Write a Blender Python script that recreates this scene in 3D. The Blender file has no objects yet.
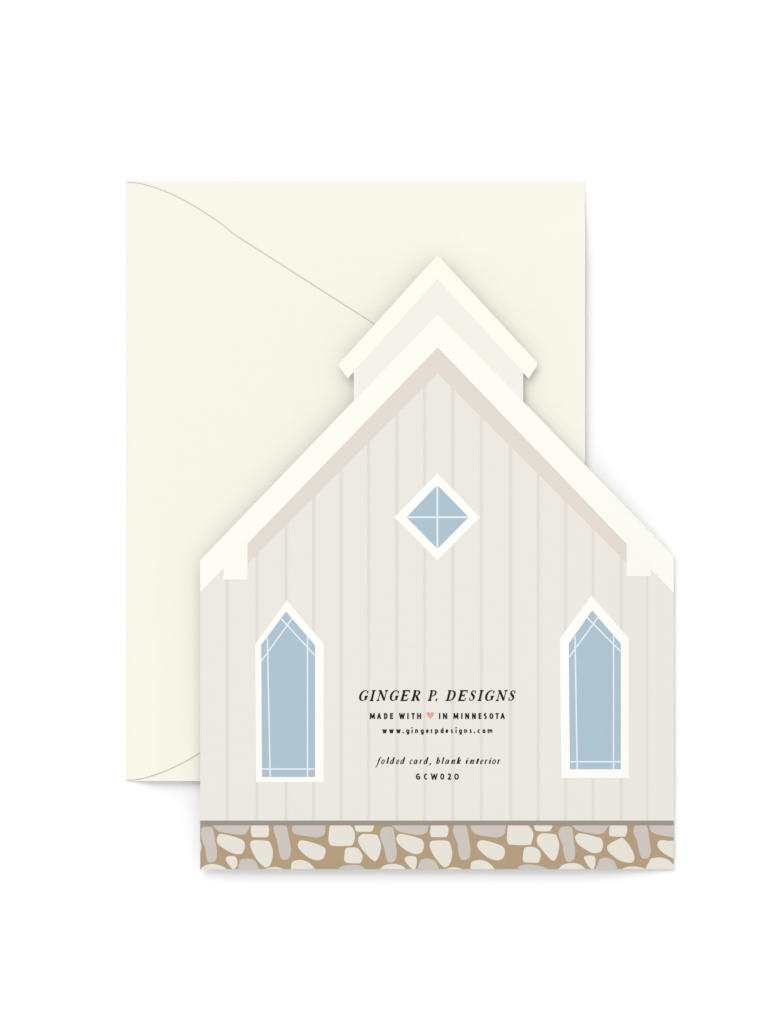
import bpy, bmesh, math
from mathutils import Vector

S = 0.0002425          # metres per photo pixel (the envelope is about 111 x 146 mm)
CX, CY = 387.0, 512.0  # optical axis
D = 1.5                # camera height
MM = 0.001
E = 1.16               # irradiance the lamps give a level sheet (albedo -> radiance)

scene = bpy.context.scene
col = scene.collection

# ------------------------------------------------------------------ materials
def lin(c):
    c /= 255.0
    return c / 12.92 if c <= 0.04045 else ((c + 0.055) / 1.055) ** 2.4

MATS = {}
def paper(name, rgb, raw=False, var=0.012, rough=0.85, spec=0.12, bump=0.04):
    """Uncoated printed stock: the ink colour, a faint fibre mottle and a fine tooth."""
    if name in MATS:
        return MATS[name]
    m = bpy.data.materials.new(name)
    m.use_nodes = True
    nt = m.node_tree
    b = nt.nodes["Principled BSDF"]
    c = [x if raw else lin(x) / E for x in rgb]
    tc = nt.nodes.new("ShaderNodeTexCoord")
    n1 = nt.nodes.new("ShaderNodeTexNoise")
    n1.inputs["Scale"].default_value = 420.0
    n1.inputs["Detail"].default_value = 5.0
    nt.links.new(tc.outputs["Object"], n1.inputs["Vector"])
    mix = nt.nodes.new("ShaderNodeMix")
    mix.data_type = 'RGBA'
    mix.inputs[6].default_value = (*[max(0, x * (1 - var)) for x in c], 1)
    mix.inputs[7].default_value = (*[min(1, x * (1 + var)) for x in c], 1)
    nt.links.new(n1.outputs["Fac"], mix.inputs[0])
    nt.links.new(mix.outputs[2], b.inputs["Base Color"])
    n2 = nt.nodes.new("ShaderNodeTexNoise")
    n2.inputs["Scale"].default_value = 2600.0
    n2.inputs["Detail"].default_value = 3.0
    nt.links.new(tc.outputs["Object"], n2.inputs["Vector"])
    bp = nt.nodes.new("ShaderNodeBump")
    bp.inputs["Strength"].default_value = bump
    bp.inputs["Distance"].default_value = 0.0001
    nt.links.new(n2.outputs["Fac"], bp.inputs["Height"])
    nt.links.new(bp.outputs["Normal"], b.inputs["Normal"])
    b.inputs["Roughness"].default_value = rough
    b.inputs["Specular IOR Level"].default_value = spec
    MATS[name] = m
    return m

M_TABLE  = paper("white_sweep", (0.905, 0.905, 0.91), raw=True, var=0.003, bump=0.0)
M_ENV    = paper("cream_envelope_paper", (248, 245, 233))
M_ENVSHADE = paper("flap_edge_shade", (198, 197, 188))  # grey for the shadow gap along the flap's rim
M_STOCK  = paper("card_stock", (250, 249, 243))
M_WALL   = paper("siding_ink", (236, 233, 225))
M_G1     = paper("siding_groove_ink", (226, 223, 216))
M_G2     = paper("siding_groove_ink_soft", (231, 228, 220))
M_TRIM   = paper("roof_trim_ink", (253, 252, 243), var=0.006)
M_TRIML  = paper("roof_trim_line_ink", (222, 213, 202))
M_BAND   = paper("eave_band_ink", (228, 219, 211))
M_BRACK  = paper("bracket_ink", (251, 250, 243), var=0.006)
M_CUPW   = paper("cupola_wall_ink", (244, 241, 232))
M_CUPR   = paper("cupola_roof_ink", (253, 251, 239), var=0.006)
M_FRAME  = paper("window_frame_ink", (254, 253, 247), var=0.006)
M_PANE   = paper("window_pane_ink", (174, 196, 209), var=0.02)
M_MUNT   = paper("muntin_ink", (232, 240, 243), var=0.006)
M_LEDGE  = paper("ledge_ink", (160, 149, 140))
M_MORTAR = paper("mortar_ink", (181, 158, 126), var=0.03)
M_STL    = paper("pale_stone_ink", (232, 228, 218), var=0.02)
M_STG    = paper("grey_stone_ink", (205, 199, 192), var=0.02)
M_INK    = paper("black_ink", (34, 30, 28))
M_HEART  = paper("coral_ink", (242, 163, 140))

# ------------------------------------------------------------------ surfaces the sheets follow
def smooth(t):
    t = min(1.0, max(0.0, t))
    return t * t * (3 - 2 * t)

def table_surf(x, y):
    return 0.0

def env_surf(x, y):
    """Top of the envelope (mm): it lies tight along the folded left and the top, and lifts towards the right and the bottom."""
    u = min(1, max(0, (x - 126) / 459)); v = min(1, max(0, (y - 181) / 600))
    f = max(smooth(v / 0.14) * u ** 2.5, smooth(u / 0.07) * v ** 2.5)
    return 0.34 + 2.1 * f

def droop(x):
    return 2.08 * smooth((x - 600) / 82.0)

def sag(y):
    """The part of the card beyond the envelope's lower edge leans down a little."""
    return 1.05 * (max(0.0, y - 784) / 85.0) ** 1.5

def leaf(x, y):
    d, g = droop(x), sag(y)
    return 2.76 - d - g * (1 - 0.97 * d / 2.08)

def front_surf(x, y):
    """Top of the card's lower leaf."""
    return leaf(x, y)

def card_surf(x, y):
    """Top of the card's upper leaf: sprung a little open, closing to the fold at the right."""
    return leaf(x, y) + 0.33 + 1.1 * (1 - 0.98 * smooth((x - 560) / 120.0))

# ------------------------------------------------------------------ mesh building
def to_world(x, y, z_mm):
    k = (1 - z_mm * MM / D) * S
    return Vector(((x - CX) * k, (CY - y) * k, z_mm * MM))

def grid_lines(a, b, surf):
    """Shared fold lines, so that stacked sheets bend together (closer where the card curves)."""
    g = [126.2 + 6 * k for k in range(78)] if surf is env_surf else [12 * k for k in range(43)] + [516 + 3 * k for k in range(60)]
    return [x for x in g if a + 0.02 < x < b - 0.02]

def grid_rows(a, b, surf):
    g = [181.2 + 6 * k for k in range(101)] if surf is env_surf else [744 + 4 * k for k in range(33)]
    return [y for y in g if a + 0.02 < y < b - 0.02]

def add_sheet(bm, pts, surf, z0, z1, mi=0, step=12, flat_bottom=False):
    """A sheet with outline pts (photo pixels) lying on surf, from z0 to z1 mm above it."""
    b = bmesh.new()
    vs = [b.verts.new((p[0], p[1], 0)) for p in pts]
    b.faces.new(vs)
    b.normal_update()
    xs = [p[0] for p in pts]; ys = [p[1] for p in pts]
    if step:
        for X in grid_lines(min(xs), max(xs), surf):
            bmesh.ops.bisect_plane(b, geom=b.verts[:] + b.edges[:] + b.faces[:], dist=1e-4,
                                   plane_co=(X, 0, 0), plane_no=(1, 0, 0))
        for Y in grid_rows(min(ys), max(ys), surf):
            bmesh.ops.bisect_plane(b, geom=b.verts[:] + b.edges[:] + b.faces[:], dist=1e-4,
                                   plane_co=(0, Y, 0), plane_no=(0, 1, 0))
    bmesh.ops.triangulate(b, faces=b.faces[:])
    top = {}
    bot = {}
    for v in b.verts:
        x, y = v.co.x, v.co.y
        h = surf(x, y)
        top[v] = bm.verts.new(to_world(x, y, h + z1))
        bot[v] = bm.verts.new(to_world(x, y, 0.02 if flat_bottom else h + z0))
    for f in b.faces:
        l = list(f.verts)
        a = bm.faces.new([top[v] for v in l]); a.material_index = mi
        c = bm.faces.new([bot[v] for v in reversed(l)]); c.material_index = mi
        if a.normal.z < 0 or (a.normal_update() or a.normal.z) < 0:
            a.normal_flip(); c.normal_flip()
    for e in b.edges:
        if len(e.link_faces) == 1:
            p, q = e.verts
            s = bm.faces.new([top[p], top[q], bot[q], bot[p]]); s.material_index = mi
    b.free()

def build(name, bm, mats, parent=None):
    bmesh.ops.recalc_face_normals(bm, faces=bm.faces[:])
    me = bpy.data.meshes.new(name)
    bm.to_mesh(me); bm.free()
    for m in (mats if isinstance(mats, (list, tuple)) else [mats]):
        me.materials.append(m)
    o = bpy.data.objects.new(name, me)
    col.objects.link(o)
    if parent is not None:
        o.parent = parent
        o.matrix_parent_inverse.identity()
        o.location = -WORLD_OF(parent)
    return o

def WORLD_OF(o):
    v = Vector(o.location)
    while o.parent is not None:
        o = o.parent
        v += Vector(o.location)
    return v

def sheet(name, pts, mat, parent, z0, z1, surf=card_surf, step=12, flat_bottom=False):
    bm = bmesh.new()
    add_sheet(bm, pts, surf, z0, z1, 0, step, flat_bottom)
    return build(name, bm, mat, parent)

def bar(p, q, w):
    """Outline of a straight strip from p to q, w pixels wide."""
    d = Vector((q[0] - p[0], q[1] - p[1])).normalized() * (w / 2)
    n = (-d.y, d.x)
    return [(p[0] + n[0], p[1] + n[1]), (q[0] + n[0], q[1] + n[1]),
            (q[0] - n[0], q[1] - n[1]), (p[0] - n[0], p[1] - n[1])]

def clip_rect(pts, x0, y0, x1, y1):
    def half(ps, inside, cut):
        out = []
        for i, p in enumerate(ps):
            q = ps[i - 1]
            if inside(p):
                if not inside(q): out.append(cut(q, p))
                out.append(p)
            elif inside(q):
                out.append(cut(q, p))
        return out
    def cx(X): return lambda a, b: (X, a[1] + (b[1] - a[1]) * (X - a[0]) / (b[0] - a[0]))
    def cy(Y): return lambda a, b: (a[0] + (b[0] - a[0]) * (Y - a[1]) / (b[1] - a[1]), Y)
    pts = half(pts, lambda p: p[0] >= x0, cx(x0)); pts = half(pts, lambda p: p[0] <= x1, cx(x1)) if pts else pts
    pts = half(pts, lambda p: p[1] >= y0, cy(y0)) if pts else pts
    pts = half(pts, lambda p: p[1] <= y1, cy(y1)) if pts else pts
    return pts

def catmull(pts, n=4, closed=True):
    out = []
    N = len(pts)
    rng = range(N) if closed else range(N - 1)
    for i in rng:
        if closed:
            p0, p1, p2, p3 = pts[i - 1], pts[i], pts[(i + 1) % N], pts[(i + 2) % N]
        else:
            p0, p1, p2, p3 = pts[max(i - 1, 0)], pts[i], pts[i + 1], pts[min(i + 2, N - 1)]
        for k in range(n):
            t = k / n
            out.append(tuple(0.5 * (2 * b + (c - a) * t + (2 * a - 5 * b + 4 * c - d) * t * t + (3 * b - a - 3 * c + d) * t ** 3)
                             for a, b, c, d in zip(p0, p1, p2, p3)))
    if not closed:
        out.append(pts[-1])
    return out

# ------------------------------------------------------------------ white surface
bm = bmesh.new()
bmesh.ops.create_grid(bm, x_segments=1, y_segments=1, size=3.0)
tab = build("white_surface", bm, M_TABLE)
tab["kind"] = "structure"
tab["label"] = "plain white surface under the envelope and card"

def thing(name, label, cat, x, y, z):
    o = bpy.data.objects.new(name, None)
    o.empty_display_size = 0.01
    o.location = to_world(x, y, z)
    col.objects.link(o)
    o["label"] = label; o["category"] = cat
    return o

# ------------------------------------------------------------------ envelope
env = thing("envelope", "blank cream envelope with a curved pointed flap, lying under the chapel card", "envelope", 355, 481, 0)
body = [(126.2, 181.2), (585, 181.2), (585, 781), (126.2, 781)]
def round_corners(pts, r, n=4):
    out = []
    for i, p in enumerate(pts):
        a = Vector(pts[i - 1]) - Vector(p); c = Vector(pts[(i + 1) % len(pts)]) - Vector(p)
        a = Vector(p) + a.normalized() * r; c = Vector(p) + c.normalized() * r
        for k in range(n + 1):
            t = k / n
            out.append(tuple((1 - t) ** 2 * a + 2 * t * (1 - t) * Vector(p) + t * t * c))
    return out
sheet("body", round_corners(body, 1.2), M_ENV, env, -0.32, 0, env_surf, 24)
ftop = [(126.6, 181.9), (136.8, 182.5), (150.3, 185.6), (168.7, 192.4), (187.2, 201.6), (204, 211.7), (220.8, 222.9), (234.6, 234.2)]
ftop = catmull(ftop, 4, closed=False)
tip = [(375, 324), (480, 391.2), (500, 405), (519, 423), (531, 446), (535, 470), (535, 481)]
half = ftop + tip[:2] + catmull(tip[1:], 4, closed=False)[1:]
flap_out = half + [(x, 962.5 - y) for x, y in reversed(half[:-1])]
def inset_path(pts, w):
    out = []
    for i in range(len(pts)):
        a = Vector(pts[max(i - 1, 0)]); b = Vector(pts[min(i + 1, len(pts) - 1)])
        d = (b - a).normalized()
        out.append((pts[i][0] - d.y * w, pts[i][1] + d.x * w))
    return out
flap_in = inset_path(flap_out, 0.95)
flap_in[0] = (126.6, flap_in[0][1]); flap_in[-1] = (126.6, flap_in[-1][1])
flap = sheet("flap", flap_in, M_ENV, env, 0.012, 0.09, env_surf, 24)
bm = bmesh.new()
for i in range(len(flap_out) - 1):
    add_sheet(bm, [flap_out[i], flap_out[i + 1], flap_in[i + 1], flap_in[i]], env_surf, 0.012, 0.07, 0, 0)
build("edge_shade", bm, M_ENVSHADE, flap)  # narrow strip with the shadow line under the flap painted in as colour

# ------------------------------------------------------------------ card
card = thing("greeting_card", "chapel-shaped folded greeting card with blue windows and a stone base, lying over the cream envelope",
             "greeting card", 437, 620, 0.3)
XL, XR = 200.2, 673.8
outline = [(XL, 560.4), (353.8, 400.6), (353.8, 372), (347.6, 378.5), (338, 364.8), (437.6, 255), (534.8, 359.8), (537, 362.5),
           (537.2, 365), (536.3, 367.2), (528.6, 378.5), (523.2, 372.8), (523.2, 402.0), (XR, 555.9), (XR, 869.3), (XL, 869.3)]
def inset(poly, d):
    """Pull each vertex of a closed outline inwards by d pixels (for the leaf underneath)."""
    out = []
    n = len(poly)
    area = sum(poly[i - 1][0] * poly[i][1] - poly[i][0] * poly[i - 1][1] for i in range(n))
    s = 1 if area > 0 else -1
    for i in range(n):
        p = Vector(poly[i]); a = (p - Vector(poly[i - 1])).normalized(); b = (Vector(poly[(i + 1) % n]) - p).normalized()
        na = Vector((-a.y, a.x)) * s; nb = Vector((-b.y, b.x)) * s
        m = (na + nb)
        m = m / max(m.length_squared, 0.3) * 2 if m.length > 1e-6 else na
        out.append(tuple(p + m * d))
    return out
sheet("front_panel", inset(outline, 6.0), M_STOCK, card, -0.30, 0, front_surf)
sheet("back_panel", outline, M_STOCK, card, -0.30, 0)

# printed siding: one sheet, the board grooves are strips of darker ink in it
def trim_low(x):  return 347.5 + (1.0325 if x < 437.6 else 1.0400) * abs(x - 437.6)
def trim_high(x): return 314.0 + (1.0375 if x < 437.6 else 1.0240) * abs(x - 437.6)
LY = 0.012   # ink layer thickness, mm
bm = bmesh.new()
grooves = [226.0, 255.3, 284.5, 312.0, 339.6, 367.0, 395.3, 423.0, 451.2, 479.8, 509.0, 536.5, 564.0, 591.5, 619.5]
cuts = [(XL, 0)]
for g in grooves:
    cuts += [(g, 1), (g + 2.5, 2), (g + 3.9, 0)]
cuts += [(646.0, 2), (646.7, 1), (647.7, 2), (648.6, 0)]
cuts += [(XR, 0)]
for (a, mi), (b, _) in zip(cuts[:-1], cuts[1:]):
    segs = [a] + ([437.6] if a < 437.6 < b else []) + [b]
    xs = []
    for s0, s1 in zip(segs[:-1], segs[1:]):
        xs += [s0] + grid_lines(s0, s1, card_surf)
    xs.append(b)
    for x0, x1 in zip(xs[:-1], xs[1:]):
        add_sheet(bm, [(x0, trim_low(x0) - 3), (x1, trim_low(x1) - 3), (x1, 821.5), (x0, 821.5)], card_surf, 0.004, LY, mi, 12)
bmesh.ops.remove_doubles(bm, verts=bm.verts[:], dist=1e-8)
# drop the inner walls where neighbouring strips touch
seen = {}
for f in bm.faces:
    seen.setdefault(frozenset(v.index for v in f.verts), []).append(f)
bm.verts.index_update()
seen = {}
for f in bm.faces:
    seen.setdefault(frozenset(v.index for v in f.verts), []).append(f)
bmesh.ops.delete(bm, geom=[f for l in seen.values() if len(l) > 1 for f in l], context='FACES_ONLY')
build("siding", bm, [M_WALL, M_G1, M_G2], card)

# cupola
cup_in = 279.2
sheet("cupola_wall", [(353.9, 371), (437.6, cup_in - 3), (523.1, 371), (523.1, trim_high(523.1) + 3), (437.6, 318), (353.9, trim_high(353.9) + 3)],
      M_CUPW, card, 0.004, LY)
sheet("cupola_roof", [(338.1, 364.8), (437.6, 255.1), (534.7, 359.9), (536.9, 362.5), (537.1, 365), (536.2, 367.1), (528.6, 378.4), (437.6, cup_in), (347.6, 378.4)],
      M_CUPR, card, 0.016, 0.05)
# eave band under the roof trim
sheet("eave_band", [(247.5, trim_low(247.5) - 4), (437.6, 344), (626.6, trim_low(626.6) - 4), (626.6, 562.6), (437.6, 373.4), (247.5, 563.6)],
      M_BAND, card, 0.016, 0.024)
# roof trim (> the thin brown rule along the right slope's lower edge)
trim = sheet("roof_trim", [(XL, trim_high(XL)), (353.8, trim_high(353.8)), (437.6, 314), (523.2, trim_high(523.2)), (XR, trim_high(XR)),
                    (XR, trim_low(XR)), (437.6, 347.5), (XL, trim_low(XL))], M_TRIM, card, 0.028, 0.07)
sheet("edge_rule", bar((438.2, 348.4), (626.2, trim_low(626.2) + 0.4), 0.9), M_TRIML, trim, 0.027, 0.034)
# brackets at the ends of the eave band
sheet("eave_bracket", [(223.4, trim_low(223.4) - 9), (247.6, trim_low(247.6) - 9), (247.6, 579.8), (223.4, 579.8)], M_BRACK, card, 0.05, 0.09)
sheet("eave_bracket", [(626.6, trim_low(626.6) - 9), (651.0, trim_low(651) - 9), (651.0, 576.5), (626.6, 576.5)], M_BRACK, card, 0.05, 0.09)

# windows
def window(name, outer, inner, bars, label):
    ox = sum(p[0] for p in outer) / len(outer); oy = sum(p[1] for p in outer) / len(outer)
    w = bpy.data.objects.new(name, None)
    w.empty_display_size = 0.005
    w.parent = card
    w.location = to_world(ox, oy, card_surf(ox, oy)) - WORLD_OF(card)
    col.objects.link(w)
    if label: w["label"] = label
    bm = bmesh.new()
    n = len(outer)
    for i in range(n):
        j = (i + 1) % n
        add_sheet(bm, [outer[i], outer[j], inner[j], inner[i]], card_surf, 0.016, 0.040, 0, 12)
    build("frame", bm, M_FRAME, w)
    sheet("pane", inset(inner, -0.3), M_PANE, w, 0.014, 0.022)
    for k, (p, q, wd) in enumerate(bars):
        sheet("muntin", bar(p, q, wd), M_MUNT, w, 0.018, 0.027 + 0.002 * k)

window("diamond_window", [(437.4, 473.2), (480.0, 517.3), (437.4, 560.5), (394.4, 517.3)],
       [(437.4, 485.0), (468.8, 517.2), (437.4, 549.0), (406.4, 517.2)],
       [((437.4, 485.3), (437.4, 548.7), 1.8), ((406.8, 517.2), (468.4, 517.2), 1.8)], None)
MW = 1.45
window("arched_window", [(286.7, 600.3), (323.8, 644.0), (323.6, 782.0), (255.9, 782.0), (255.2, 644.4)],
       [(286.0, 611.6), (315.1, 645.4), (315.1, 777.0), (262.0, 777.0), (261.2, 644.9)],
       [((267.4, 638), (270.2, 776.8), MW), ((307.5, 637), (307.5, 776.8), MW), ((262.2, 769), (315, 769), MW),
        ((280.9, 618.2), (314.9, 655.4), MW), ((291.9, 618.8), (261.4, 661), MW)], "left arched window on the card, standing slightly lower")
window("arched_window", [(591.4, 595.5), (628.6, 638.2), (628.9, 777.9), (561.5, 777.9), (559.8, 638.4)],
       [(592.2, 610.4), (620.8, 643.8), (620.8, 769.3), (569.9, 769.3), (568.8, 643.4)],
       [((575.0, 635.8), (577.2, 769.1), MW), ((613.5, 635.6), (613.5, 769.1), MW), ((570, 761.7), (620.7, 761.7), MW),
        ((586.8, 617.2), (620.5, 651.4), MW), ((598, 617.4), (569.1, 657.2), MW)], "right arched window on the card, with a wider white frame")

# grey ledge and stone base
sheet("ledge", [(XL, 820.6), (XR, 820.6), (XR, 825.4), (XL, 825.4)], M_LEDGE, card, 0.016, 0.04)
L, G = 1, 2
stones = {
 0: [(G, [(55,130),(90,115),(150,118),(172,165),(185,250),(203,340),(195,430),(150,460),(115,450),(98,400),(85,310),(62,255),(50,190)]),
     (L, [(20,260),(44,262),(53,300),(48,345),(30,380),(10,380)]),
     (G, [(176,80),(515,80),(510,130),(480,180),(420,192),(330,180),(230,160),(190,130)]),
     (L, [(205,220),(230,183),(290,190),(400,220),(460,250),(473,310),(445,370),(390,378),(310,350),(230,295),(203,260)]),
     (L, [(530,150),(537,98),(560,92),(680,92),(697,100),(708,150),(695,208),(670,215),(565,215),(540,205)]),
     (L, [(525,270),(560,245),(690,250),(725,285),(745,370),(725,470),(690,505),(650,495),(580,420),(535,330)]),
     (L, [(288,420),(310,400),(375,400),(398,440),(400,480),(388,505),(368,530),(348,520),(328,495),(295,450)]),
     (G, [(420,560),(425,450),(460,425),(530,425),(580,455),(600,560)]),
     (L, [(45,530),(80,490),(160,473),(240,490),(300,525),(320,570),(40,570)]),
     (L, [(640,535),(700,512),(774,502),(850,525),(870,570),(630,570)])],
 1: [(G, [(-22,120),(-10,92),(85,88),(102,105),(112,150),(128,230),(145,330),(130,410),(85,435),(45,415),(28,350),(12,260),(-8,200),(-22,150)]),
     (G, [(153,140),(165,96),(200,88),(460,88),(478,110),(465,190),(400,218),(320,208),(210,190),(165,170)]),
     (L, [(212,280),(235,247),(300,253),(400,283),(465,315),(480,360),(455,420),(400,438),(320,415),(240,350),(215,310)]),
     (L, [(508,215),(522,105),(555,92),(690,92),(740,125),(765,200),(745,280),(700,298),(550,298),(515,270)]),
     (L, [(145,550),(150,470),(190,440),(260,437),(330,470),(385,535),(400,580),(140,580)]),
     (L, [(660,410),(672,330),(710,315),(780,317),(815,350),(838,400),(820,460),(790,468),(690,463),(662,440)]),
     (G, [(600,525),(650,492),(760,482),(830,495),(860,540),(730,560),(600,550)])],
 2: [(L, [(-14,105),(-4,92),(160,90),(174,98),(165,135),(150,160),(80,163),(10,160),(-8,135)]),
     (L, [(20,240),(40,200),(80,183),(190,190),(215,210),(242,300),(225,390),(195,443),(165,440),(110,390),(45,310)]),
     (G, [(230,180),(250,130),(290,115),(350,120),(370,170),(380,260),(395,360),(380,435),(340,460),(305,445),(290,400),(270,310),(240,230)]),
     (G, [(362,80),(700,80),(698,120),(680,170),(620,192),(520,182),(420,160),(380,130)]),
     (L, [(390,230),(415,185),(480,190),(580,215),(640,240),(658,300),(635,360),(570,378),(490,345),(415,285)]),
     (L, [(473,425),(495,400),(575,402),(588,450),(578,510),(560,532),(538,520),(510,490),(480,455)]),
     (G, [(605,560),(615,460),(650,425),(720,425),(774,460),(795,560)]),
     (L, [(220,540),(270,490),(350,473),(430,485),(485,525),(500,570),(210,570)])],
 3: [(L, [(-57,160),(-48,98),(-25,90),(90,90),(107,100),(122,145),(108,202),(85,214),(-30,213),(-50,205)]),
     (L, [(-62,290),(-45,255),(0,247),(110,250),(140,290),(157,370),(140,460),(105,500),(70,500),(5,430),(-45,350)]),
     (G, [(165,145),(178,98),(205,88),(275,88),(292,105),(305,150),(320,240),(333,340),(320,415),(270,437),(235,420),(218,360),(205,270),(175,200)]),
     (G, [(345,140),(365,92),(650,92),(670,140),(650,195),(580,218),(480,205),(385,185)]),
     (L, [(397,290),(425,247),(490,250),(590,280),(650,310),(668,360),(645,420),(580,438),(500,410),(425,345)]),
     (L, [(70,535),(140,508),(200,508),(270,530),(285,570),(60,570)]),
     (L, [(330,550),(340,465),(380,440),(450,437),(520,470),(570,530),(580,580),(320,580)])],
 4: [(L, [(-88,210),(-76,100),(-45,90),(90,90),(140,125),(168,190),(150,270),(120,290),(-50,288),(-82,260)]),
     (L, [(170,96),(190,90),(340,90),(355,98),(345,130),(320,157),(250,158),(190,150),(178,120)]),
     (L, [(200,240),(220,195),(260,178),(370,185),(395,205),(418,290),(400,390),(375,437),(340,435),(280,370),(215,290)]),
     (L, [(65,420),(80,325),(120,308),(180,312),(225,345),(240,390),(220,455),(180,462),(90,458),(70,445)]),
     (G, [(410,180),(430,125),(470,112),(530,115),(550,160),(560,260),(573,360),(560,430),(515,453),(485,440),(465,380),(450,290),(420,220)]),
     (G, [(548,80),(880,80),(878,130),(850,170),(800,185),(720,178),(600,150),(560,120)]),
     (L, [(572,225),(595,182),(660,182),(774,210),(820,225),(842,280),(825,350),(774,368),(720,360),(610,290)]),
     (L, [(658,415),(680,395),(755,398),(770,450),(760,505),(744,526),(722,516),(690,480)]),
     (G, [(20,510),(70,482),(180,482),(300,520),(200,555),(20,550)]),
     (L, [(400,540),(450,485),(530,465),(610,475),(675,525),(690,570),(385,570)])],
 5: [(L, [(126,180),(133,105),(150,92),(280,92),(295,105),(303,145),(288,200),(265,210),(160,208),(138,202)]),
     (L, [(108,320),(130,280),(235,226),(262,226),(300,265),(350,340),(373,410),(355,455),(300,460),(220,435),(130,365)]),
     (G, [(8,560),(25,450),(60,415),(130,420),(180,455),(198,560)]),
     (L, [(230,535),(300,503),(380,498),(450,512),(490,530),(500,575),(220,575)]),
     (G, [(362,150),(376,100),(400,90),(475,90),(493,105),(505,160),(522,270),(530,350),(515,405),(470,423),(435,405),(415,340),(395,250),(370,190)]),
     (G, [(520,130),(545,92),(800,88),(830,150),(800,215),(720,210),(600,190),(540,165)]),
     (L, [(595,280),(620,243),(700,250),(800,255),(830,340),(800,425),(740,418),(650,365),(605,320)]),
     (L, [(500,560),(520,440),(560,415),(640,412),(710,440),(740,470),(820,500),(820,580)])],
}
bm = bmesh.new()
add_sheet(bm, [(XL, 824.5), (XR, 824.5), (XR, 869.2), (XL, 869.2)], card_surf, 0.004, LY, 0)
for z, lst in stones.items():
    for mi, pts in lst:
        pp = [(196 + 80 * z + x / 9.675, 815 + y / 9.675) for x, y in pts]
        pp = clip_rect(catmull(pp, 4), XL + 0.05, 825.0, XR - 0.05, 869.1)
        clean = []
        for p in pp:
            if not clean or math.dist(p, clean[-1]) > 0.02: clean.append(p)
        if len(clean) > 2 and math.dist(clean[0], clean[-1]) < 0.02: clean.pop()
        if len(clean) > 2:
            add_sheet(bm, clean, card_surf, 0.006, 0.024, mi)
build("stone_base", bm, [M_MORTAR, M_STL, M_STG], card)

# ------------------------------------------------------------------ lettering
def place_glyph(bm, polys, fit, y_base, size, mi=0):
    """polys: outlines in em units (baseline 0, y up); fitted to the x range 'fit' in photo pixels."""
    xs = [p[0] for q in polys for p in q]
    a, b = min(xs), max(xs)
    k = (fit[1] - fit[0]) / (b - a)
    for i, q in enumerate(polys):
        pts = [(fit[0] + (p[0] - a) * k, y_base - p[1] * size) for p in q]
        n = len(pts) // 2
        for j in range(n - 1):
            try:
                add_sheet(bm, [pts[j], pts[j + 1], pts[2 * n - 2 - j], pts[2 * n - 1 - j]], card_surf, 0.013, 0.020 + 0.0012 * i, mi, 0)
            except ValueError:
                pass

def stroke(path, shear=0.0, gain=1.0):
    """A pen stroke: path of (x, y, width); returns its outline."""
    n = len(path)
    l, r = [], []
    for i in range(n):
        a = Vector(path[max(i - 1, 0)][:2]); b = Vector(path[min(i + 1, n - 1)][:2])
        d = (b - a).normalized(); w = path[i][2] * gain / 2
        x, y = path[i][:2]
        l.append((x - d.y * w, y + d.x * w)); r.append((x + d.y * w, y - d.x * w))
    pts = l + r[::-1]
    return [(x + shear * y, y) for x, y in pts]

def curve(path, n=5):
    return catmull(path, n, closed=False)

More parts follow.
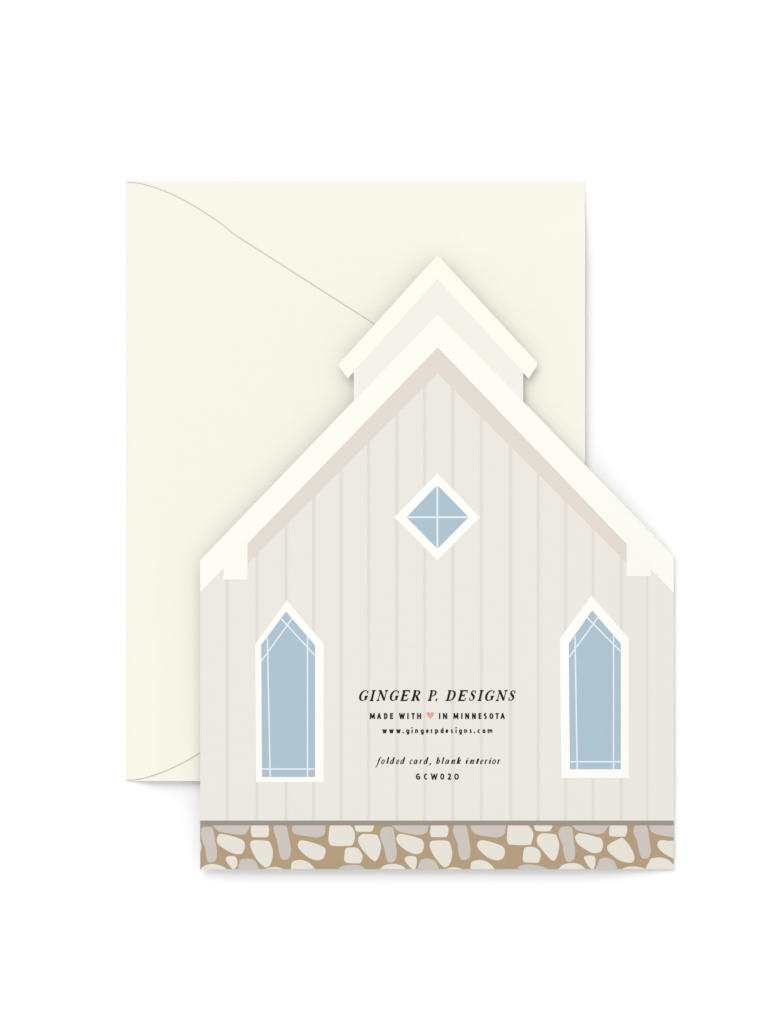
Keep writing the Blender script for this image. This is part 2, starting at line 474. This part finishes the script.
T, H = 0.185, 0.108
def serif(x, y, w): return [(x - w / 2, y, H), (x + w / 2, y, H)]
def stem(x, y0=0.0, y1=1.0, w=T): return [(x, y0, w), (x, y1, w)]
BOWL_G = curve([(0.74, 0.70, .09), (0.70, 0.86, .06), (0.56, 0.975, .06), (0.36, 0.95, .10), (0.16, 0.76, .16), (0.09, 0.48, .18), (0.15, 0.20, .16), (0.32, 0.03, .09), (0.50, 0.03, .07), (0.66, 0.12, .09)])
CAPS = {
 'G': [BOWL_G, [(0.76, 0.97, .05), (0.76, 0.70, .09)], stem(0.70, 0.06, 0.42), serif(0.70, 0.42, 0.34)],
 'I': [stem(0.22), serif(0.22, 0.03, 0.42), serif(0.22, 0.97, 0.42)],
 'N': [stem(0.16, 0, 1, 0.085), [(0.16, 0.98, .17), (0.82, 0.05, .17)], stem(0.84, 0.0, 1, 0.085), serif(0.14, 0.03, 0.32), serif(0.10, 0.97, 0.24), serif(0.84, 0.97, 0.34)],
 'E': [stem(0.20), serif(0.12, 0.97, 0.24), [(0.2, 0.97, H), (0.72, 0.97, H)], [(0.72, 0.98, .05), (0.735, 0.74, .08)], [(0.2, 0.51, H), (0.55, 0.51, H)], [(0.55, 0.66, .06), (0.55, 0.37, .06)],
       [(0.06, 0.03, H), (0.70, 0.03, H)], [(0.70, 0.02, .05), (0.76, 0.27, .08)]],
 'R': [stem(0.20), serif(0.20, 0.03, 0.36), serif(0.12, 0.97, 0.24), curve([(0.2, 0.97, .06), (0.46, 0.965, .08), (0.63, 0.84, .14), (0.63, 0.68, .15), (0.50, 0.53, .08), (0.22, 0.49, .06)]),
       [(0.40, 0.52, .16), (0.70, 0.05, .17)], [(0.66, 0.03, H), (0.86, 0.03, H)]],
 'P': [stem(0.20), serif(0.20, 0.03, 0.38), serif(0.12, 0.97, 0.24), curve([(0.2, 0.97, .06), (0.46, 0.965, .08), (0.65, 0.84, .14), (0.66, 0.66, .15), (0.52, 0.49, .09), (0.24, 0.45, .06)])],
 'D': [stem(0.20), serif(0.12, 0.03, 0.24), serif(0.12, 0.97, 0.24), curve([(0.18, 0.97, .06), (0.46, 0.965, .08), (0.70, 0.83, .14), (0.80, 0.52, .18), (0.70, 0.19, .14), (0.45, 0.035, .08), (0.18, 0.03, .06)])],
 'S': [curve([(0.52, 0.72, .07), (0.48, 0.90, .06), (0.34, 0.97, .07), (0.17, 0.90, .12), (0.13, 0.74, .15), (0.26, 0.58, .17), (0.44, 0.43, .18), (0.50, 0.24, .15), (0.40, 0.07, .09), (0.24, 0.03, .06), (0.10, 0.12, .07), (0.06, 0.30, .06)]),
       [(0.53, 0.99, .04), (0.535, 0.70, .08)], [(0.06, 0.32, .08), (0.06, 0.01, .04)]],
 '.': [[(0, 0.085, .17), (0.17, 0.085, .17)]],
}
def line_of_strokes(name, glyphs, table, y_base, size, shear, gain, label=None):
    bm = bmesh.new()
    for ch, x0, x1 in glyphs:
        place_glyph(bm, [stroke(s, shear, gain) for s in table[ch]], (x0, x1), y_base, size)
    o = build(name, bm, M_INK, card)
    if label: o["label"] = label
    return o

line_of_strokes("lettering", [('G',359.0,368.6),('I',369.5,375.9),('N',376.3,388.3),('G',389.7,399.2),('E',400.3,410.2),('R',410.9,420.5),
    ('P',427.8,436.7),('.',435.2,437.5),('D',445.5,455.9),('E',457.7,467.8),('S',469.0,476.1),('I',477.4,483.8),('G',485.0,494.7),('N',495.6,507.8),('S',508.2,515.6)],
    CAPS, 700.7, 10.3, 0.27, 1.32, "large italic serif capitals")

t, h = 0.29, 0.17
LOW = {  # x-height 1, upright; sheared afterwards
 'o': [curve([(0.5,1.0,.12),(0.2,0.85,.19),(0.1,0.45,.21),(0.25,0.06,.16),(0.45,0.03,.12),(0.72,0.2,.19),(0.82,0.6,.2),(0.7,0.93,.15),(0.48,1.0,.12)])],
 'l': [stem(0.2, 0.1, 1.62, t), [(0.05,1.58,h),(0.22,1.62,h)], [(0.18,0.12,.18),(0.30,0.03,.12),(0.46,0.14,.08)]],
 'd': [curve([(0.7,0.92,.12),(0.45,1.0,.11),(0.18,0.75,.19),(0.1,0.35,.21),(0.25,0.04,.17),(0.48,0.12,.11),(0.7,0.5,.09)]), stem(0.76,0.1,1.62,t), [(0.6,1.58,h),(0.78,1.62,h)], [(0.76,0.12,.18),(0.86,0.03,.12),(1.0,0.14,.08)]],
 'e': [curve([(0.15,0.42,.09),(0.45,0.52,.09),(0.62,0.72,.13),(0.55,0.95,.13),(0.38,0.97,.11),(0.16,0.72,.18),(0.1,0.35,.21),(0.24,0.05,.17),(0.45,0.06,.12),(0.66,0.25,.08)])],
 'c': [curve([(0.64,0.8,.17),(0.58,0.97,.12),(0.4,0.97,.11),(0.17,0.72,.19),(0.1,0.35,.21),(0.24,0.05,.17),(0.45,0.06,.12),(0.66,0.25,.08)])],
 'a': [curve([(0.7,0.92,.12),(0.45,1.0,.11),(0.18,0.75,.19),(0.1,0.35,.21),(0.25,0.04,.17),(0.48,0.12,.11),(0.7,0.55,.09)]), stem(0.76,0.1,1.0,t), [(0.76,0.12,.18),(0.86,0.03,.12),(1.0,0.14,.08)]],
 'r': [stem(0.2,0,0.98,t), [(0.02,0.88,h),(0.22,0.97,h)], curve([(0.24,0.55,.08),(0.4,0.85,.10),(0.58,0.98,.15),(0.7,0.88,.19)])],
 'b': [stem(0.15,0.2,1.62,t), [(0.0,1.58,h),(0.17,1.62,h)], curve([(0.15,0.35,.18),(0.24,0.08,.14),(0.42,0.04,.12),(0.68,0.25,.18),(0.78,0.62,.2),(0.66,0.95,.16),(0.45,0.9,.11),(0.2,0.5,.08)])],
 'n': [stem(0.15,0,0.98,t), [(0.0,0.88,h),(0.17,0.97,h)], curve([(0.2,0.5,.08),(0.45,0.88,.11),(0.66,0.97,.16),(0.74,0.78,.2),(0.70,0.4,.21),(0.70,0.1,.19),(0.82,0.03,.12),(0.95,0.14,.08)])],
 'k': [stem(0.15,0,1.62,t), [(0.0,1.58,h),(0.17,1.62,h)], curve([(0.2,0.45,.08),(0.45,0.75,.1),(0.65,0.98,.14),(0.72,0.85,.14),(0.55,0.6,.11),(0.3,0.5,.1)]), [(0.36,0.52,.15),(0.62,0.1,.2),(0.75,0.03,.12),(0.9,0.14,.08)]],
 'i': [stem(0.2,0.1,0.98,t), [(0.04,0.88,h),(0.22,0.97,h)], [(0.18,0.12,.18),(0.30,0.03,.12),(0.46,0.14,.08)], [(0.13,1.38,.22),(0.35,1.38,.22)]],
 't': [stem(0.22,0.1,1.3,t), [(0.0,0.95,h),(0.52,0.95,h)], [(0.2,0.12,.18),(0.32,0.03,.12),(0.5,0.16,.08)]],
 'f': [curve([(-0.25,-0.66,.16),(-0.12,-0.74,.12),(0.05,-0.6,.15),(0.14,-0.1,.2),(0.22,0.6,.21),(0.30,1.2,.2),(0.42,1.55,.14),(0.58,1.62,.12),(0.70,1.5,.16)]), [(0.0,0.95,h),(0.55,0.95,h)]],
 ',': [curve([(0.1,0.15,.24),(0.16,0.02,.22),(0.12,-0.18,.14),(0.0,-0.38,.06)])],
}
line_of_strokes("lettering", [('f',375.2,381.6),('o',381.2,384.8),('l',386.2,389.4),('d',389.9,394.9),('e',396.0,399.4),('d',400.2,405.3),
    ('c',409.5,412.9),('a',413.5,417.8),('r',419.2,422.6),('d',423.5,428.7),(',',428.8,431.3),('b',436.0,440.1),('l',441.5,444.4),('a',445.1,449.5),('n',450.8,455.4),('k',456.3,461.1),
    ('i',465.4,468.5),('n',469.5,474.4),('t',475.7,479.3),('e',480.0,483.4),('r',484.4,487.8),('i',488.6,491.6),('o',492.2,496.0),('r',496.9,500.6)],
    LOW, 763.9, 4.1, 0.30, 1.6, "small italic serif line")

# sans lines: even pen strokes in a unit box, fitted to each letter's box in the photo
def arc(cx, cy, rx, ry, a0, a1, n=12):
    return [(cx + rx * math.cos(math.radians(a0 + (a1 - a0) * i / n)), cy + ry * math.sin(math.radians(a0 + (a1 - a0) * i / n))) for i in range(n + 1)]
O_ = [arc(.5, .5, .5, .5, 90, 450, 20)]
SANS = {
 'M': [[(0, 0), (.06, 1)], [(.06, 1), (.5, .22)], [(.5, .22), (.94, 1)], [(.94, 1), (1, 0)]],
 'A': [[(0, 0), (.5, 1)], [(.5, 1), (1, 0)], [(.2, .32), (.8, .32)]],
 'D': [[(0, 0), (0, 1)], [(0, 1), (.35, 1)] + arc(.35, .5, .65, .5, 80, -80) + [(.35, 0), (0, 0)]],
 'E': [[(0, 0), (0, 1)], [(0, 1), (1, 1)], [(0, .52), (.88, .52)], [(0, 0), (1, 0)]],
 'W': [[(0, 1), (.24, 0)], [(.24, 0), (.5, .9)], [(.5, .9), (.76, 0)], [(.76, 0), (1, 1)]],
 'I': [[(.5, 0), (.5, 1)]],
 'T': [[(.5, 0), (.5, 1)], [(0, 1), (1, 1)]],
 'H': [[(0, 0), (0, 1)], [(1, 0), (1, 1)], [(0, .52), (1, .52)]],
 'N': [[(0, 0), (0, 1)], [(0, 1), (1, 0)], [(1, 0), (1, 1)]],
 'S': [curve([(.93, .86), (.55, 1.0), (.12, .9), (.06, .70), (.45, .53), (.9, .36), (.95, .15), (.5, 0.0), (.03, .1)], 4)],
 'O': O_, '0': O_,
 'G': [arc(.55, .5, .55, .5, 50, 330) + [(.98, .12), (.98, .46)], [(.55, .46), (.98, .46)]],
 'C': [arc(.6, .5, .6, .5, 50, 310, 16)],
 '2': [curve([(.05, .8), (.3, 1.0), (.75, .95), (.9, .7), (.6, .38), (.05, .0)], 4), [(.05, 0), (1, 0)]],
 'w': [[(0, 1), (.25, 0)], [(.25, 0), (.5, .9)], [(.5, .9), (.75, 0)], [(.75, 0), (1, 1)]],
 '.': [[(.5, 0), (.5, .12)]],
 'g': [arc(.5, .5, .5, .5, 90, 450, 16), [(1, 1), (1, -.2)] + arc(.5, -.2, .5, .3, -10, -150, 8)],
 'i': [[(.5, 0), (.5, .9)], [(.5, 1.72), (.5, 1.76)]],
 'n': [[(0, 0), (0, 1)], arc(.5, .55, .5, .45, 180, 0, 10) + [(1, 0)]],
 'e': [[(.02, .5), (1, .5)] + arc(.5, .5, .5, .5, 20, 310, 14)],
 'r': [[(0, 0), (0, 1)], curve([(0, .5), (.35, .92), (1, .97)], 4)],
 'p': [[(0, -.42), (0, 1)], arc(.5, .5, .5, .5, 180, 540, 16)],
 'd': [[(1, 0), (1, 1.5)], arc(.5, .5, .5, .5, 0, 360, 16)],
 's': [curve([(.93, .86), (.5, 1.0), (.1, .8), (.45, .53), (.92, .24), (.5, 0.0), (.03, .12)], 4)],
 'c': [arc(.6, .5, .6, .5, 55, 305, 14)],
 'o': O_,
 'm': [[(0, 0), (0, 1)], arc(.25, .6, .25, .4, 180, 0, 8) + [(.5, 0)], arc(.75, .6, .25, .4, 180, 0, 8) + [(1, 0)]],
}
CAPH = XH = 1.0
def line_of_sans(glyphs, y_base, size, wpx, label):
    bm = bmesh.new()
    for ch, x0, x1 in glyphs:
        wid = max(0.02, (x1 - x0) - wpx); hgt = size - wpx
        for i, st in enumerate(SANS[ch]):
            path = [(x0 + wpx / 2 + p[0] * wid, y_base - wpx / 2 - p[1] * hgt, wpx) for p in st]
            if len(path) == 2:                       # square ends
                d = Vector((path[1][0] - path[0][0], path[1][1] - path[0][1])).normalized() * wpx * 0.5
                path = [(path[0][0] - d.x, path[0][1] - d.y, wpx), (path[1][0] + d.x, path[1][1] + d.y, wpx)]
            # laid down quad by quad so that tight turns stay clean
            q = stroke(path); n = len(path)
            for k in range(n - 1):
                try:
                    add_sheet(bm, [q[k], q[k + 1], q[2 * n - 2 - k], q[2 * n - 1 - k]], card_surf, 0.013, 0.020 + 0.0012 * i, 0, 0)
                except ValueError:
                    pass
    o = build("lettering", bm, M_INK, card)
    o["label"] = label
    return o
line_of_sans([('M',369.8,375.0),('A',377.0,381.2),('D',383.9,387.7),('E',390.0,393.2),('W',399.0,404.9),('I',407.2,408.7),('T',411.4,414.9),('H',417.0,421.2),
    ('I',438.9,440.4),('N',442.9,447.2),('M',453.3,458.5),('I',461.1,462.6),('N',465.1,469.2),('N',472.0,475.9),('E',478.5,481.4),('S',483.7,486.9),('O',489.3,493.4),('T',495.5,498.8),('A',500.5,504.8)],
    719.1, 6.1, 1.48, "bold spaced capitals with the small heart between them")
line_of_sans([('w',382.3,386.9),('w',389.2,393.7),('w',396.2,400.7),('.',402.5,403.7),('g',406.0,409.4),('i',411.4,412.6),('n',415.1,418.2),('g',420.5,423.9),('e',425.9,428.8),('r',430.8,432.9),
    ('p',435.0,438.3),('d',440.4,443.6),('e',445.5,448.5),('s',450.6,453.2),('i',455.4,456.6),('g',458.8,462.0),('n',464.1,467.2),('s',469.3,471.9),('.',474.0,475.2),('c',477.4,480.3),('o',482.4,485.6),('m',487.6,492.5)],
    733.3, 4.1, 1.3, "small spaced web address")
line_of_sans([('G',415.8,420.4),('C',423.9,427.7),('W',430.7,437.6),('0',440.2,444.3),('2',447.5,451.3),('0',454.2,458.9)], 779.8, 6.4, 1.42, "short spaced code at the bottom of the text")

heart = [(430.35, 719.3), (427.3, 715.4), (426.7, 713.6), (427.2, 712.3), (428.4, 711.9), (429.6, 712.5), (430.35, 713.7),
         (431.1, 712.5), (432.3, 711.9), (433.5, 712.3), (434.0, 713.6), (433.4, 715.4)]
sheet("heart", heart, M_HEART, card, 0.013, 0.021, step=0)

# ------------------------------------------------------------------ light
def area(name, loc, target, size, power):
    l = bpy.data.lights.new(name, 'AREA')
    l.shape = 'SQUARE'; l.size = size; l.energy = power
    o = bpy.data.objects.new(name, l)
    o.location = loc
    o.rotation_euler = (Vector(target) - Vector(loc)).to_track_quat('-Z', 'Y').to_euler()
    col.objects.link(o)
    return o
w = bpy.data.worlds.new("World"); scene.world = w; w.use_nodes = True
bg = w.node_tree.nodes["Background"]
bg.inputs[0].default_value = (1, 1, 1, 1); bg.inputs[1].default_value = 0.93
area("key_softbox", (-1.0, 2.0, 3.3), (0, 0, 0), 2.4, 50.0)

# ------------------------------------------------------------------ camera
cam = bpy.data.cameras.new("camera")
cam.sensor_fit = 'VERTICAL'; cam.sensor_height = 24.0; cam.sensor_width = 24.0
cam.lens = 24.0 * D / (1024 * S)
cam.clip_start = 0.05; cam.clip_end = 50
co = bpy.data.objects.new("camera", cam)
co.location = (0, 0, D); co.rotation_euler = (0, 0, 0)
col.objects.link(co)
scene.camera = co

scene.view_settings.view_transform = 'Standard'
scene.view_settings.look = 'None'
scene.view_settings.exposure = 0
scene.view_settings.gamma = 1
scene.cycles.use_denoising = True
scene.cycles.denoiser = 'OPENIMAGEDENOISE'
scene.cycles.denoising_input_passes = 'RGB_ALBEDO_NORMAL'
scene.cycles.filter_width = 1.5
